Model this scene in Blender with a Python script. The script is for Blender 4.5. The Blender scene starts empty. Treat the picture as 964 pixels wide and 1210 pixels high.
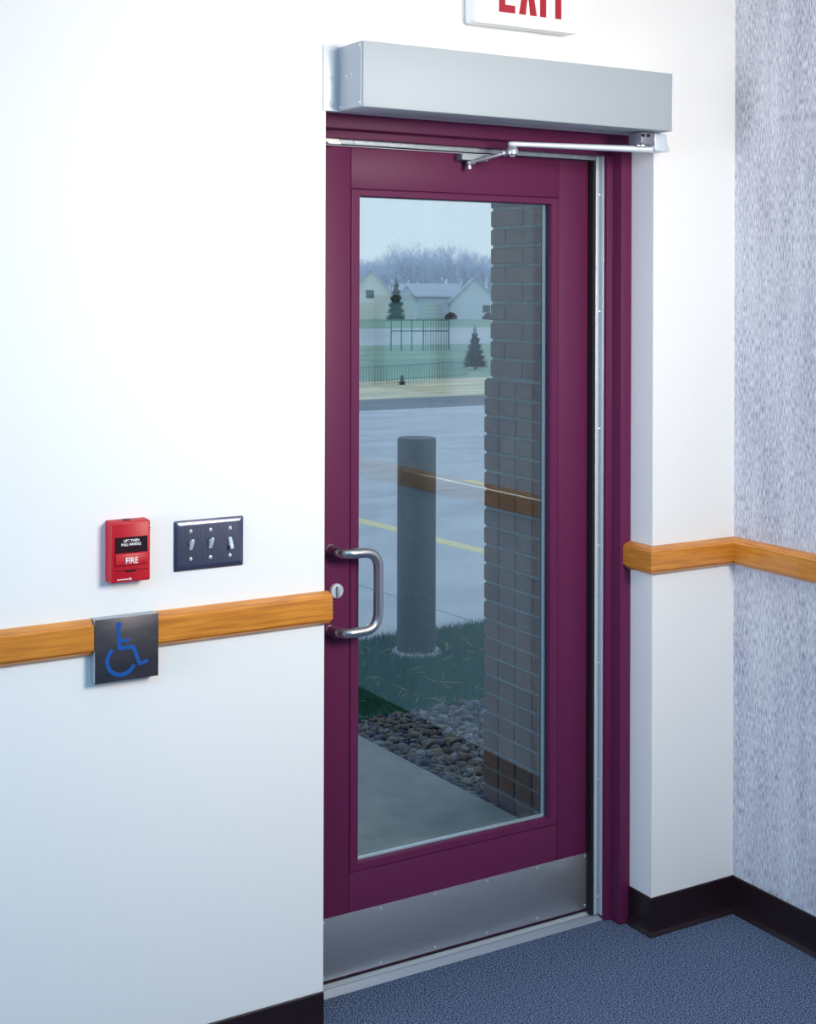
import bpy, bmesh, math, random
from mathutils import Vector, Matrix

random.seed(7)
scene = bpy.context.scene
COL = scene.collection

# ------------------------------------------------------------------ camera
CAM = Vector((0.0, -2.855, 1.70))
YAW, ROLL, F = 0.5369, 0.0031, 1655.1
R0 = Vector((math.cos(YAW), -math.sin(YAW), 0)); U0 = Vector((0, 0, 1)); FW = Vector((math.sin(YAW), math.cos(YAW), 0))
RR = R0 * math.cos(ROLL) + U0 * math.sin(ROLL)
UU = U0 * math.cos(ROLL) - R0 * math.sin(ROLL)
cam_data = bpy.data.cameras.new('camera')
cam = bpy.data.objects.new('camera', cam_data); COL.objects.link(cam)
m = Matrix((RR, UU, -FW)).transposed().to_4x4(); m.translation = CAM
cam.matrix_world = m
cam_data.sensor_fit = 'HORIZONTAL'; cam_data.sensor_width = 36.0
cam_data.lens = F / 964 * 36.0
cam_data.shift_y = (345.8 - 605) / 964
cam_data.clip_start = 0.05; cam_data.clip_end = 2000
scene.camera = cam

# ------------------------------------------------------------------ view, sky, lamps
vs = scene.view_settings
scene.display_settings.display_device = 'sRGB'
vs.view_transform = 'Standard'; vs.look = 'None'; vs.gamma = 1.0; vs.use_curve_mapping = False
vs.exposure = 0.24
scene.cycles.caustics_reflective = False
scene.cycles.caustics_refractive = False

world = bpy.data.worlds.new('overcast_sky'); scene.world = world; world.use_nodes = True
nt = world.node_tree; bg = nt.nodes['Background']
tc = nt.nodes.new('ShaderNodeTexCoord'); sx = nt.nodes.new('ShaderNodeSeparateXYZ')
rp = nt.nodes.new('ShaderNodeValToRGB')
rp.color_ramp.elements[0].position = 0.0; rp.color_ramp.elements[0].color = (0.64, 0.71, 0.78, 1)
rp.color_ramp.elements[1].position = 0.6; rp.color_ramp.elements[1].color = (0.52, 0.63, 0.78, 1)
nt.links.new(tc.outputs['Generated'], sx.inputs[0]); nt.links.new(sx.outputs['Z'], rp.inputs[0])
nt.links.new(rp.outputs[0], bg.inputs['Color'])
bg.inputs['Strength'].default_value = 1.06


def area(name, loc, target, sx_, sy_, power, color, spread=180):
    l = bpy.data.lights.new(name, 'AREA'); l.shape = 'RECTANGLE'; l.size = sx_; l.size_y = sy_
    l.energy = power; l.color = color; l.spread = math.radians(spread)
    o = bpy.data.objects.new(name, l); COL.objects.link(o)
    o.location = loc
    o.rotation_euler = (Vector(target) - Vector(loc)).to_track_quat('-Z', 'Y').to_euler()
    return o


area('key_softbox', (2.10, -2.50, 2.20), (1.40, 0.0, 1.60), 0.8, 0.8, 25, (1.0, 0.92, 0.80), 112)
area('overhead_blue_fill', (-0.6, -2.4, 2.70), (-0.6, -2.4, 0), 2.0, 1.2, 46, (0.13, 0.62, 1.0))  # added blue fill from above, no fixture modelled
area('side_fill', (-3.5, -0.95, 1.70), (2.75, -0.15, 1.62), 1.9, 1.6, 13, (0.90, 0.92, 1.0), 56)  # added fill for the door return; the left wall has no window

# ------------------------------------------------------------------ helpers
def tag(o, label=None, cat=None, group=None, kind=None):
    if label: o['label'] = label
    if cat: o['category'] = cat
    if group: o['group'] = group
    if kind: o['kind'] = kind
    return o


def empty(name, loc, label=None, cat=None, group=None, kind=None, rz=0):
    o = bpy.data.objects.new(name, None); o.empty_display_size = 0.05
    COL.objects.link(o); o.location = loc; o.rotation_euler = (0, 0, rz)
    return tag(o, label, cat, group, kind)


class MB:
    """collects geometry in scene coordinates, then links it as one mesh object"""
    def __init__(s): s.v = []; s.f = []

    def add(s, vs_, fs_):
        n = len(s.v); s.v += [tuple(p) for p in vs_]; s.f += [tuple(i + n for i in f) for f in fs_]; return s

    def box(s, x0, x1, y0, y1, z0, z1):
        vv = [(x, y, z) for z in (z0, z1) for y in (y0, y1) for x in (x0, x1)]
        return s.add(vv, [(0, 2, 3, 1), (4, 5, 7, 6), (0, 1, 5, 4), (2, 6, 7, 3), (0, 4, 6, 2), (1, 3, 7, 5)])

    def quad(s, a, b, c, d): return s.add([a, b, c, d], [(0, 1, 2, 3)])

    def loft(s, rings, cap=True, closed=True):
        n = len(rings[0]); vv = [p for r in rings for p in r]; ff = []
        for i in range(len(rings) - 1):
            for j in range(n if closed else n - 1):
                k = (j + 1) % n
                ff.append((i * n + j, i * n + k, (i + 1) * n + k, (i + 1) * n + j))
        if cap and closed:
            ff.append(tuple(reversed(range(n)))); ff.append(tuple(range((len(rings) - 1) * n, len(rings) * n)))
        return s.add(vv, ff)

    def prism(s, prof, fn):
        """prof: list of 2D points, fn(p, t) -> 3D for t in (0, 1)"""
        return s.loft([[fn(p, 0) for p in prof], [fn(p, 1) for p in prof]])

    def cyl(s, p0, p1, r0, r1=None, n=16):
        return s.tube([p0, p1], [r0, r0 if r1 is None else r1], n)

    def tube(s, pts, r, n=12, cap=True):
        pts = [Vector(p) for p in pts]
        rs = r if isinstance(r, (list, tuple)) else [r] * len(pts)
        rings = []; ref = None
        for i, p in enumerate(pts):
            d = (pts[min(i + 1, len(pts) - 1)] - pts[max(i - 1, 0)]).normalized()
            if ref is None:
                ref = Vector((0, 0, 1)) if abs(d.z) < 0.9 else Vector((1, 0, 0))
            a = (ref - d * ref.dot(d)).normalized(); b = d.cross(a); ref = a
            rings.append([p + (a * math.cos(2 * math.pi * k / n) + b * math.sin(2 * math.pi * k / n)) * rs[i] for k in range(n)])
        return s.loft(rings, cap)

    def sphere(s, c, r, seg=14, rings=8, sc=(1, 1, 1)):
        c = Vector(c); vv = [c + Vector((0, 0, r * sc[2]))]; ff = []
        for i in range(1, rings):
            t = math.pi * i / rings
            for j in range(seg):
                p = 2 * math.pi * j / seg
                vv.append(c + Vector((r * sc[0] * math.sin(t) * math.cos(p), r * sc[1] * math.sin(t) * math.sin(p), r * sc[2] * math.cos(t))))
        vv.append(c - Vector((0, 0, r * sc[2])))
        for j in range(seg): ff.append((0, 1 + j, 1 + (j + 1) % seg))
        for i in range(rings - 2):
            for j in range(seg):
                a = 1 + i * seg + j; b = 1 + i * seg + (j + 1) % seg
                ff.append((a, a + seg, b + seg, b))
        l = len(vv) - 1
        for j in range(seg): ff.append((l, l - seg + (j + 1) % seg, l - seg + j))
        return s.add(vv, ff)

    def lathe(s, c, axis, prof, n=20):
        """prof: (radius, distance along axis)"""
        c = Vector(c); ax = Vector(axis).normalized()
        a = ax.orthogonal().normalized(); b = ax.cross(a)
        rings = [[c + ax * h + (a * math.cos(2 * math.pi * k / n) + b * math.sin(2 * math.pi * k / n)) * max(r, 1e-5) for k in range(n)] for r, h in prof]
        return s.loft(rings)

    def mesh(s, name, off=(0, 0, 0), bevel=0, seg=2, smooth=False, angle=35):
        me = bpy.data.meshes.new(name)
        o = Vector(off)
        me.from_pydata([Vector(p) - o for p in s.v], [], s.f)
        bm = bmesh.new(); bm.from_mesh(me)
        if bevel or len(s.v) < 20000:
            bmesh.ops.recalc_face_normals(bm, faces=bm.faces)
        if bevel:
            es = [e for e in bm.edges if len(e.link_faces) == 2 and e.calc_face_angle(0) > math.radians(40)]
            bmesh.ops.bevel(bm, geom=es, offset=bevel, segments=seg, affect='EDGES', profile=0.5, clamp_overlap=True)
        if smooth or bevel:
            for f in bm.faces: f.smooth = True
            for e in bm.edges:
                if len(e.link_faces) == 2 and e.calc_face_angle(0) > math.radians(angle): e.smooth = False
        bm.to_mesh(me); bm.free()
        return me

    def build(s, name, mat, parent=None, off=None, bevel=0, seg=2, smooth=False, angle=35):
        if off is None:
            off = (0, 0, 0)
            if parent is not None:
                q = parent
                while q.parent is not None: q = q.parent
                off = q.location
        me = s.mesh(name, off, bevel, seg, smooth, angle)
        me.materials.append(mat)
        o = bpy.data.objects.new(name, me); COL.objects.link(o)
        if parent is not None: o.parent = parent
        return o

    def thing(s, name, mat, origin, label, cat, group=None, kind=None, **k):
        o = s.build(name, mat, None, off=origin, **k); o.location = origin
        return tag(o, label, cat, group, kind)


def text_part(name, body, mat, parent, x, y, z, height, width=None, align='LEFT', depth=0.0004, bold=0.0):
    cu = bpy.data.curves.new('text', 'FONT'); cu.body = body; cu.size = 1.0; cu.extrude = 0.0; cu.offset = bold
    cu.resolution_u = 3
    t = bpy.data.objects.new('text', cu); COL.objects.link(t)
    dg = bpy.context.evaluated_depsgraph_get(); dg.update()
    me = bpy.data.meshes.new_from_object(t.evaluated_get(dg))
    bpy.data.objects.remove(t); bpy.data.curves.remove(cu)
    xs = [v.co.x for v in me.vertices]; ys = [v.co.y for v in me.vertices]
    h = max(ys) - min(ys); w = max(xs) - min(xs)
    sz = height / h; sxx = sz if width is None else width / w
    q = parent
    while q.parent is not None: q = q.parent
    o0 = q.location
    bm = bmesh.new(); bm.from_mesh(me)
    r = bmesh.ops.extrude_face_region(bm, geom=bm.faces[:])
    ext = {g for g in r['geom'] if isinstance(g, bmesh.types.BMVert)}
    off = w * sxx / 2 if align == 'CENTER' else 0
    x_min = min(xs); y_min = min(ys)
    for v in bm.verts:
        v.co = Vector((x - off + (v.co.x - x_min) * sxx - o0.x, y - (depth if v in ext else -0.0003) - o0.y, z + (v.co.y - y_min) * sz - o0.z))
    bmesh.ops.recalc_face_normals(bm, faces=bm.faces)
    bm.to_mesh(me); bm.free(); me.name = name
    me.materials.clear(); me.materials.append(mat)
    o = bpy.data.objects.new(name, me); COL.objects.link(o); o.parent = parent
    return o


# ------------------------------------------------------------------ materials
def mat(name, color, rough=0.5, metal=0.0, spec=0.5, coat=0.0, **kw):
    m_ = bpy.data.materials.new(name); m_.use_nodes = True
    b = m_.node_tree.nodes['Principled BSDF']
    b.inputs['Base Color'].default_value = (*color, 1); b.inputs['Roughness'].default_value = rough
    b.inputs['Metallic'].default_value = metal; b.inputs['Specular IOR Level'].default_value = spec
    b.inputs['Coat Weight'].default_value = coat
    return m_


def N(m_, t): return m_.node_tree.nodes.new(t)
def L(m_, a, b): m_.node_tree.links.new(a, b)
def BS(m_): return m_.node_tree.nodes['Principled BSDF']


def noise_color(m_, c0, c1, scale, vec_scale=(1, 1, 1), detail=4, p0=0.35, p1=0.65, bump=0.0, bdist=0.002, rough=0.5, cmid=None):
    t = N(m_, 'ShaderNodeTexCoord'); mp = N(m_, 'ShaderNodeMapping'); n = N(m_, 'ShaderNodeTexNoise'); r = N(m_, 'ShaderNodeValToRGB')
    mp.inputs['Scale'].default_value = vec_scale
    n.inputs['Scale'].default_value = scale; n.inputs['Detail'].default_value = detail; n.inputs['Roughness'].default_value = rough
    r.color_ramp.elements[0].position = p0; r.color_ramp.elements[0].color = (*c0, 1)
    r.color_ramp.elements[1].position = p1; r.color_ramp.elements[1].color = (*c1, 1)
    if cmid:
        e = r.color_ramp.elements.new((p0 + p1) / 2); e.color = (*cmid, 1)
    L(m_, t.outputs['Object'], mp.inputs[0]); L(m_, mp.outputs[0], n.inputs['Vector']); L(m_, n.outputs['Fac'], r.inputs[0])
    L(m_, r.outputs[0], BS(m_).inputs['Base Color'])
    if bump:
        bp = N(m_, 'ShaderNodeBump'); bp.inputs['Strength'].default_value = bump; bp.inputs['Distance'].default_value = bdist
        L(m_, n.outputs['Fac'], bp.inputs['Height']); L(m_, bp.outputs[0], BS(m_).inputs['Normal'])
    return m_


def random_color(m_, cols, island=False, rough_noise=None):
    if island: g = N(m_, 'ShaderNodeNewGeometry'); out = g.outputs['Random Per Island']
    else: g = N(m_, 'ShaderNodeObjectInfo'); out = g.outputs['Random']
    r = N(m_, 'ShaderNodeValToRGB'); r.color_ramp.interpolation = 'CONSTANT'
    while len(r.color_ramp.elements) < len(cols): r.color_ramp.elements.new(0.5)
    for i, c in enumerate(cols):
        r.color_ramp.elements[i].position = i / len(cols); r.color_ramp.elements[i].color = (*c, 1)
    L(m_, out, r.inputs[0])
    t = N(m_, 'ShaderNodeTexCoord'); n = N(m_, 'ShaderNodeTexNoise'); n.inputs['Scale'].default_value = 60; n.inputs['Detail'].default_value = 3
    mx = N(m_, 'ShaderNodeMix'); mx.data_type = 'RGBA'; mx.blend_type = 'MULTIPLY'; mx.inputs[0].default_value = 0.6
    L(m_, t.outputs['Object'], n.inputs['Vector']); L(m_, r.outputs[0], mx.inputs[6])
    r2 = N(m_, 'ShaderNodeValToRGB'); r2.color_ramp.elements[0].position = .3; r2.color_ramp.elements[0].color = (.55, .55, .55, 1)
    r2.color_ramp.elements[1].position = .7; r2.color_ramp.elements[1].color = (1, 1, 1, 1)
    L(m_, n.outputs['Fac'], r2.inputs[0]); L(m_, r2.outputs[0], mx.inputs[7])
    L(m_, mx.outputs[2], BS(m_).inputs['Base Color'])
    return m_


M = {}
M['wall'] = noise_color(mat('wall_paint', (.85, .87, .88), .55, spec=.25), (.845, .86, .875), (.865, .878, .89), 220, bump=.04, bdist=.0006)
M['ceiling'] = mat('ceiling_paint', (.8, .82, .84), .8)
M['burgundy'] = mat('burgundy_paint', (.124, .017, .073), .48, spec=.20)
M['burgundy_dark'] = mat('burgundy_edge', (.05, .012, .035), .5)
M['base'] = mat('vinyl_cove_base', (.016, .007, .011), .35, spec=.4)
M['alu'] = mat('satin_aluminium', (.395, .45, .50), .55, metal=.08, spec=.25)
M['silver'] = mat('bright_aluminium', (.68, .76, .84), .38, metal=.3)
M['seal'] = noise_color(mat('grey_seal_aluminium', (.3, .36, .42), .45, metal=.2), (.24, .29, .35), (.34, .40, .46), 60, (1, 1, 6))
M['block'] = mat('grey_cast_block', (.22, .23, .29), .4, metal=.3)
M['steel'] = noise_color(mat('brushed_stainless', (.5, .5, .52), .36, metal=.75), (.44, .46, .50), (.52, .54, .58), 14, (1, 1, 60), detail=3)
M['handle'] = mat('satin_stainless', (.60, .59, .60), .30, metal=1.0)
M['screw'] = mat('screw_steel', (.75, .78, .82), .3, metal=.75)
M['black'] = mat('black_rubber', (.008, .008, .011), .6)
M['white_plastic'] = mat('white_plastic', (.86, .88, .88), .35)
M['red_letter'] = mat('exit_red', (.38, .004, .022), .4)
M['alarm_red'] = mat('alarm_red', (.50, .010, .024), .42, spec=.35)
M['alarm_dark'] = mat('alarm_window_black', (.022, .006, .010), .25)
M['white_ink'] = mat('white_ink', (.9, .9, .9), .5)
M['dim_red_ink'] = mat('dim_red_ink', (.22, .05, .05), .5)
M['plate'] = noise_color(mat('dark_stainless', (.16, .17, .25), .28, metal=.9), (.17, .18, .27), (.23, .24, .34), 20, (50, 1, 1), detail=3)
M['toggle'] = mat('grey_toggle_plastic', (.50, .58, .66), .35)
M['push'] = noise_color(mat('push_plate_metal', (.07, .07, .08), .38, metal=.75), (.085, .085, .10), (.115, .11, .125), 14, (1, 1, 3), detail=4)
M['push_side'] = mat('push_plate_side', (.40, .46, .52), .35, metal=.6)
M['blue'] = mat('wheelchair_blue', (.006, .085, .36), .4)
M['threshold'] = mat('threshold_aluminium', (.46, .53, .63), .42, metal=.45)
M['ridge'] = mat('ridge_aluminium', (.62, .68, .76), .5, metal=.1)
M['spacer'] = mat('spacer_bar', (.62, .72, .80), .35, metal=.3)

# wood with grain along the rail
mw = mat('honey_oak', (.55, .25, .05), .40, spec=.45, coat=.6); M['wood'] = mw; BS(mw).inputs['Coat Roughness'].default_value = .07
t = N(mw, 'ShaderNodeTexCoord'); mp = N(mw, 'ShaderNodeMapping'); mp.inputs['Scale'].default_value = (3, 3, 55)
n = N(mw, 'ShaderNodeTexNoise'); n.inputs['Scale'].default_value = 3; n.inputs['Detail'].default_value = 6; n.inputs['Distortion'].default_value = .6
n2 = N(mw, 'ShaderNodeTexNoise'); n2.inputs['Scale'].default_value = 5; n2.inputs['Detail'].default_value = 2
r = N(mw, 'ShaderNodeValToRGB')
r.color_ramp.elements[0].position = .30; r.color_ramp.elements[0].color = (.50, .170, .018, 1)
r.color_ramp.elements[1].position = .68; r.color_ramp.elements[1].color = (.74, .290, .036, 1)
r2 = N(mw, 'ShaderNodeValToRGB'); r2.color_ramp.elements[0].position = .35; r2.color_ramp.elements[0].color = (.93, .91, .88, 1)
r2.color_ramp.elements[1].position = .65; r2.color_ramp.elements[1].color = (1.04, 1.04, 1.02, 1)
mx = N(mw, 'ShaderNodeMix'); mx.data_type = 'RGBA'; mx.blend_type = 'MULTIPLY'; mx.inputs[0].default_value = 1
L(mw, t.outputs['Object'], mp.inputs[0]); L(mw, mp.outputs[0], n.inputs['Vector']); L(mw, t.outputs['Object'], n2.inputs['Vector'])
L(mw, n.outputs['Fac'], r.inputs[0]); L(mw, n2.outputs['Fac'], r2.inputs[0]); L(mw, r.outputs[0], mx.inputs[6]); L(mw, r2.outputs[0], mx.inputs[7])
L(mw, mx.outputs[2], BS(mw).inputs['Base Color'])

# wallpaper: fine vertical streaks
mp_ = mat('streaked_wallpaper', (.5, .52, .62), .75, spec=.2); M['paper'] = mp_
t = N(mp_, 'ShaderNodeTexCoord'); a = N(mp_, 'ShaderNodeMapping'); a.inputs['Scale'].default_value = (1, 250, 34)
n = N(mp_, 'ShaderNodeTexNoise'); n.inputs['Scale'].default_value = 1.3; n.inputs['Detail'].default_value = 5; n.inputs['Roughness'].default_value = .65
b2 = N(mp_, 'ShaderNodeMapping'); b2.inputs['Scale'].default_value = (1, 14, 1.6)
n2 = N(mp_, 'ShaderNodeTexNoise'); n2.inputs['Scale'].default_value = 1.2; n2.inputs['Detail'].default_value = 3
ad = N(mp_, 'ShaderNodeMath'); ad.operation = 'MULTIPLY_ADD'; ad.inputs[1].default_value = .24
r = N(mp_, 'ShaderNodeValToRGB')
r.color_ramp.elements[0].position = .44; r.color_ramp.elements[0].color = (.20, .20, .29, 1)
r.color_ramp.elements[1].position = .72; r.color_ramp.elements[1].color = (.74, .77, .82, 1)
e = r.color_ramp.elements.new(.58); e.color = (.48, .49, .58, 1)
L(mp_, t.outputs['Object'], a.inputs[0]); L(mp_, a.outputs[0], n.inputs['Vector']); L(mp_, t.outputs['Object'], b2.inputs[0]); L(mp_, b2.outputs[0], n2.inputs['Vector'])
L(mp_, n2.outputs['Fac'], ad.inputs[0]); L(mp_, n.outputs['Fac'], ad.inputs[2]); L(mp_, ad.outputs[0], r.inputs[0]); L(mp_, r.outputs[0], BS(mp_).inputs['Base Color'])

# carpet: small loops
mc = mat('loop_carpet', (.07, .11, .22), .95, spec=.1); M['carpet'] = mc
t = N(mc, 'ShaderNodeTexCoord'); v = N(mc, 'ShaderNodeTexVoronoi'); v.inputs['Scale'].default_value = 210
n = N(mc, 'ShaderNodeTexNoise'); n.inputs['Scale'].default_value = 290; n.inputs['Detail'].default_value = 2
r = N(mc, 'ShaderNodeValToRGB')
r.color_ramp.elements[0].position = .40; r.color_ramp.elements[0].color = (.014, .026, .066, 1)
r.color_ramp.elements[1].position = .61; r.color_ramp.elements[1].color = (.27, .35, .50, 1)
e = r.color_ramp.elements.new(.5); e.color = (.085, .125, .235, 1)
bp = N(mc, 'ShaderNodeBump'); bp.inputs['Strength'].default_value = .5; bp.inputs['Distance'].default_value = .003; bp.invert = True
L(mc, t.outputs['Object'], v.inputs['Vector']); L(mc, t.outputs['Object'], n.inputs['Vector']); L(mc, n.outputs['Fac'], r.inputs[0])
L(mc, v.outputs['Distance'], bp.inputs['Height']); L(mc, bp.outputs[0], BS(mc).inputs['Normal']); L(mc, r.outputs[0], BS(mc).inputs['Base Color'])

# glass
mg = bpy.data.materials.new('door_glass'); mg.use_nodes = True; M['glass'] = mg
mg.node_tree.nodes.remove(mg.node_tree.nodes['Principled BSDF'])
geo = N(mg, 'ShaderNodeNewGeometry'); mi = N(mg, 'ShaderNodeMix'); fr_ = N(mg, 'ShaderNodeFresnel'); trn = N(mg, 'ShaderNodeBsdfTransparent'); glo = N(mg, 'ShaderNodeBsdfGlossy'); ms = N(mg, 'ShaderNodeMixShader')
mi.inputs[2].default_value = 1.64; mi.inputs[3].default_value = 1 / 1.64      # same reflectance on both faces of the pane
trn.inputs['Color'].default_value = (.945, .975, .980, 1); glo.inputs['Roughness'].default_value = 0.0; glo.inputs['Color'].default_value = (.74, .90, .93, 1)
L(mg, geo.outputs['Backfacing'], mi.inputs[0]); L(mg, mi.outputs[0], fr_.inputs['IOR'])
L(mg, fr_.outputs[0], ms.inputs[0]); L(mg, trn.outputs[0], ms.inputs[1]); L(mg, glo.outputs[0], ms.inputs[2])
L(mg, ms.outputs[0], mg.node_tree.nodes['Material Output'].inputs['Surface'])

# outdoors
M['slab'] = noise_color(mat('sidewalk_concrete', (.3, .32, .31), .9), (.27, .29, .28), (.36, .37, .35), 9, detail=8, bump=.15)
M['road'] = noise_color(mat('road_concrete', (.36, .38, .41), .85), (.48, .50, .55), (.60, .62, .66), 1.1, (1, 2.2, 1), detail=8)
M['yellow'] = noise_color(mat('road_yellow', (.75, .60, .16), .8), (.84, .70, .34), (.92, .82, .48), 20)
M['joint'] = mat('road_joint', (.09, .10, .11), .9)
M['soil'] = noise_color(mat('soil', (.05, .045, .04), .95), (.03, .028, .028), (.07, .06, .05), 40)
M['turf'] = noise_color(mat('turf', (.05, .10, .045), .9), (.006, .085, .045), (.015, .13, .06), 18, detail=5)
M['blade'] = random_color(mat('grass_blade', (.05, .1, .04), .7), [(.008, .115, .060), (.010, .15, .08), (.016, .16, .075), (.008, .13, .075), (.06, .16, .08)], island=True)
M['straw'] = mat('dry_straw', (.55, .47, .28), .8)
M['verge'] = noise_color(mat('tan_verge_grass', (.5, .42, .22), .95), (.52, .47, .32), (.86, .76, .52), .55, (1, 3, 1), detail=7)
M['lawn'] = noise_color(mat('far_lawn', (.2, .3, .2), .95), (.22, .34, .27), (.32, .44, .33), .12, detail=6)
M['pale'] = noise_color(mat('pale_concrete', (.5, .52, .56), .9), (.48, .51, .55), (.56, .58, .60), .1)
M['bollard'] = noise_color(mat('bollard_paint', (.045, .05, .058), .55), (.038, .042, .050), (.06, .064, .072), 24, detail=5, bump=.1)
STONES = [(.12, .12, .14), (.06, .06, .08), (.17, .16, .16), (.30, .31, .33), (.09, .10, .14), (.15, .11, .08), (.05, .05, .06), (.16, .13, .11), (.12, .13, .17), (.24, .19, .14), (.08, .06, .06)]
M['pebble'] = random_color(mat('river_pebble', (.2, .2, .2), .6), STONES)
M['pebble_stuff'] = random_color(mat('small_pebble', (.2, .2, .2), .6), STONES, island=True)
M['brick'] = random_color(mat('dark_brick', (.09, .05, .045), .85), [(.175, .092, .078), (.145, .084, .074), (.19, .10, .078), (.16, .098, .086), (.14, .078, .07), (.18, .108, .09)])
M['mortar'] = noise_color(mat('mortar', (.26, .28, .28), .95), (.15, .17, .17), (.21, .23, .23), 60)
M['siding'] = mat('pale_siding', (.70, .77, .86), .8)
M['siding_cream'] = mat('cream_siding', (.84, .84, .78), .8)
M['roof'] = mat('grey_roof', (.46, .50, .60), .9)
M['garage'] = mat('garage_door_paint', (.70, .72, .72), .7)
M['pane'] = mat('window_pane_dark', (.06, .08, .10), .15)
M['shrub'] = mat('dark_red_shrub', (.12, .05, .05), .9)
M['bark'] = mat('hazy_bark', (.52, .55, .70), .95)  # bark lightened to lavender, distance haze put into the colour
M['twig'] = mat('hazy_twig', (.66, .69, .86), .95)  # pale lavender stands for distance haze over the twigs
M['hill'] = noise_color(mat('hazy_hillside', (.3, .31, .39), .95), (.58, .61, .78), (.68, .71, .88), .5, (1, 1, .5), detail=8)  # distance haze painted into the hillside colour
M['needle'] = random_color(mat('evergreen_needle', (.03, .06, .05), .8), [(.020, .045, .04), (.03, .06, .05), (.04, .07, .06)], island=True)
M['rail_metal'] = mat('railing_metal', (.13, .20, .21), .6)

# ------------------------------------------------------------------ dimensions read off the photograph
XL, XP, XC = 1.4786, 2.4546, 2.7458      # left edge of the opening, right edge, corner with the papered wall
ZT = 2.126                               # head of the opening
HB = 0.0995                              # cove base height
YF = 0.088                               # front face of the door frame
YD = 0.175                               # face of the door
RX, RZ = (-3.6, -5.6), 2.75              # room extents

# ------------------------------------------------------------------ room shell
w = MB()
w.box(RX[0], XL, 0, .30, 0, RZ).box(XP, XC, 0, .30, 0, RZ).box(XL, XP, 0, .30, ZT, RZ)
w.thing('wall_front', M['wall'], (0, 0, 0), 'white painted wall around the door with deep return at right', 'wall', kind='structure')
MB().box(XC, XC + .15, RX[1], .30, 0, RZ).thing('wall_right', M['paper'], (XC, 0, 0), 'wall papered in lavender grey with fine vertical streaks', 'wall', kind='structure')
MB().box(RX[0] - .15, RX[0], RX[1], .30, 0, RZ).thing('wall_left', M['wall'], (RX[0], 0, 0), 'plain white side wall out of frame', 'wall', kind='structure')
MB().box(RX[0] - .15, XC + .15, RX[1] - .15, RX[1], 0, RZ).thing('wall_back', M['wall'], (0, RX[1], 0), 'plain white wall behind the viewer', 'wall', kind='structure')
MB().box(RX[0] - .15, XC + .15, RX[1] - .15, .30, RZ, RZ + .15).thing('ceiling', M['ceiling'], (0, 0, RZ), 'white ceiling above the frame', 'ceiling', kind='structure')
MB().box(RX[0] - .15, XC + .15, RX[1] - .15, .30, -.12, 0).thing('floor', M['carpet'], (0, 0, 0), 'blue grey loop pile carpet floor', 'floor', kind='structure')

# cove bases: (distance out from the wall, height)
COVE = [(0, 0), (.013, 0), (.013, .003), (.007, .011), (.0040, .024), (.0035, HB - .003), (.002, HB), (0, HB)]


def run(prof, path):
    """sweep (out, z) profile along a polyline of (x, y, outward mitre x, outward mitre y)"""
    b = MB()
    b.loft([[(x + ox * p[0], y + oy * p[0], p[1]) for p in prof] for x, y, ox, oy in path])
    return b


e_ = .0005
b = run(COVE, [(RX[0], -e_, 0, -1), (XL, -e_, 0, -1)])
b.thing('baseboard_left', M['base'], (0, 0, 0), 'dark maroon vinyl cove base under the wall left of the door', 'baseboard', kind='structure')
b = run(COVE, [(XP - e_, YF, -1, 0), (XP - e_, -e_, -1, -1), (XC - e_, -e_, -1, -1)])
b.thing('baseboard_front', M['base'], (0, 0, 0), 'dark maroon vinyl cove base wrapping the narrow white wall right of the door', 'baseboard', kind='structure')
b = run(COVE, [(XC - e_, -e_, -1, -1), (XC - e_, RX[1], -1, 0)])
b.thing('baseboard_right', M['base'], (0, 0, 0), 'dark maroon vinyl cove base under the grey papered wall', 'baseboard', kind='structure')

# wooden crash rail, same section everywhere; the right hand run sits a little higher
def rail_prof(dz):
    p = [(0, .9425), (.010, .9425), (.0175, .949), (.0175, .9535), (.026, .9550), (.0265, .9575), (.0265, 1.0045)]
    p += [(.0262, 1.0048), (.0242, 1.0071), (.0210, 1.0086), (.0208, 1.0100), (.0085, 1.0152), (.0060, 1.0164), (0, 1.0166)]
    return [(a_, b_ + dz) for a_, b_ in p]


run(rail_prof(0), [(RX[0], -e_, 0, -1), (.9285, -e_, 0, -1)]).thing('trim_1', M['wood'], (0, 0, 0), 'honey oak wall rail running left from the push plate', 'wall rail', kind='structure', smooth=True, angle=15)
run(rail_prof(0), [(1.0690, -e_, 0, -1), (1.4866, -e_, 0, -1)]).thing('trim_2', M['wood'], (0, 0, 0), 'honey oak wall rail between the push plate and the door opening', 'wall rail', kind='structure', smooth=True, angle=15)
run(rail_prof(.0152), [(XP - e_, YF + .004, -1, 0), (XP - e_, -e_, -1, -1), (XC - e_, -e_, -1, -1)]).thing('trim_3', M['wood'], (0, 0, 0), 'honey oak wall rail wrapping the narrow wall right of the door', 'wall rail', kind='structure', smooth=True, angle=15)
run(rail_prof(.0152), [(XC - e_, -e_, -1, -1), (XC - e_, RX[1], -1, 0)]).thing('trim_4', M['wood'], (0, 0, 0), 'honey oak wall rail along the grey papered wall', 'wall rail', kind='structure', smooth=True, angle=15)

# ------------------------------------------------------------------ door frame
fr = empty('door_frame', (1.9666, .16, 0), 'burgundy steel door frame with stepped jambs and aluminium weather seal', 'door frame', kind='structure')
XA0, XA1 = XL + .0005, XP - .0005
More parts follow.
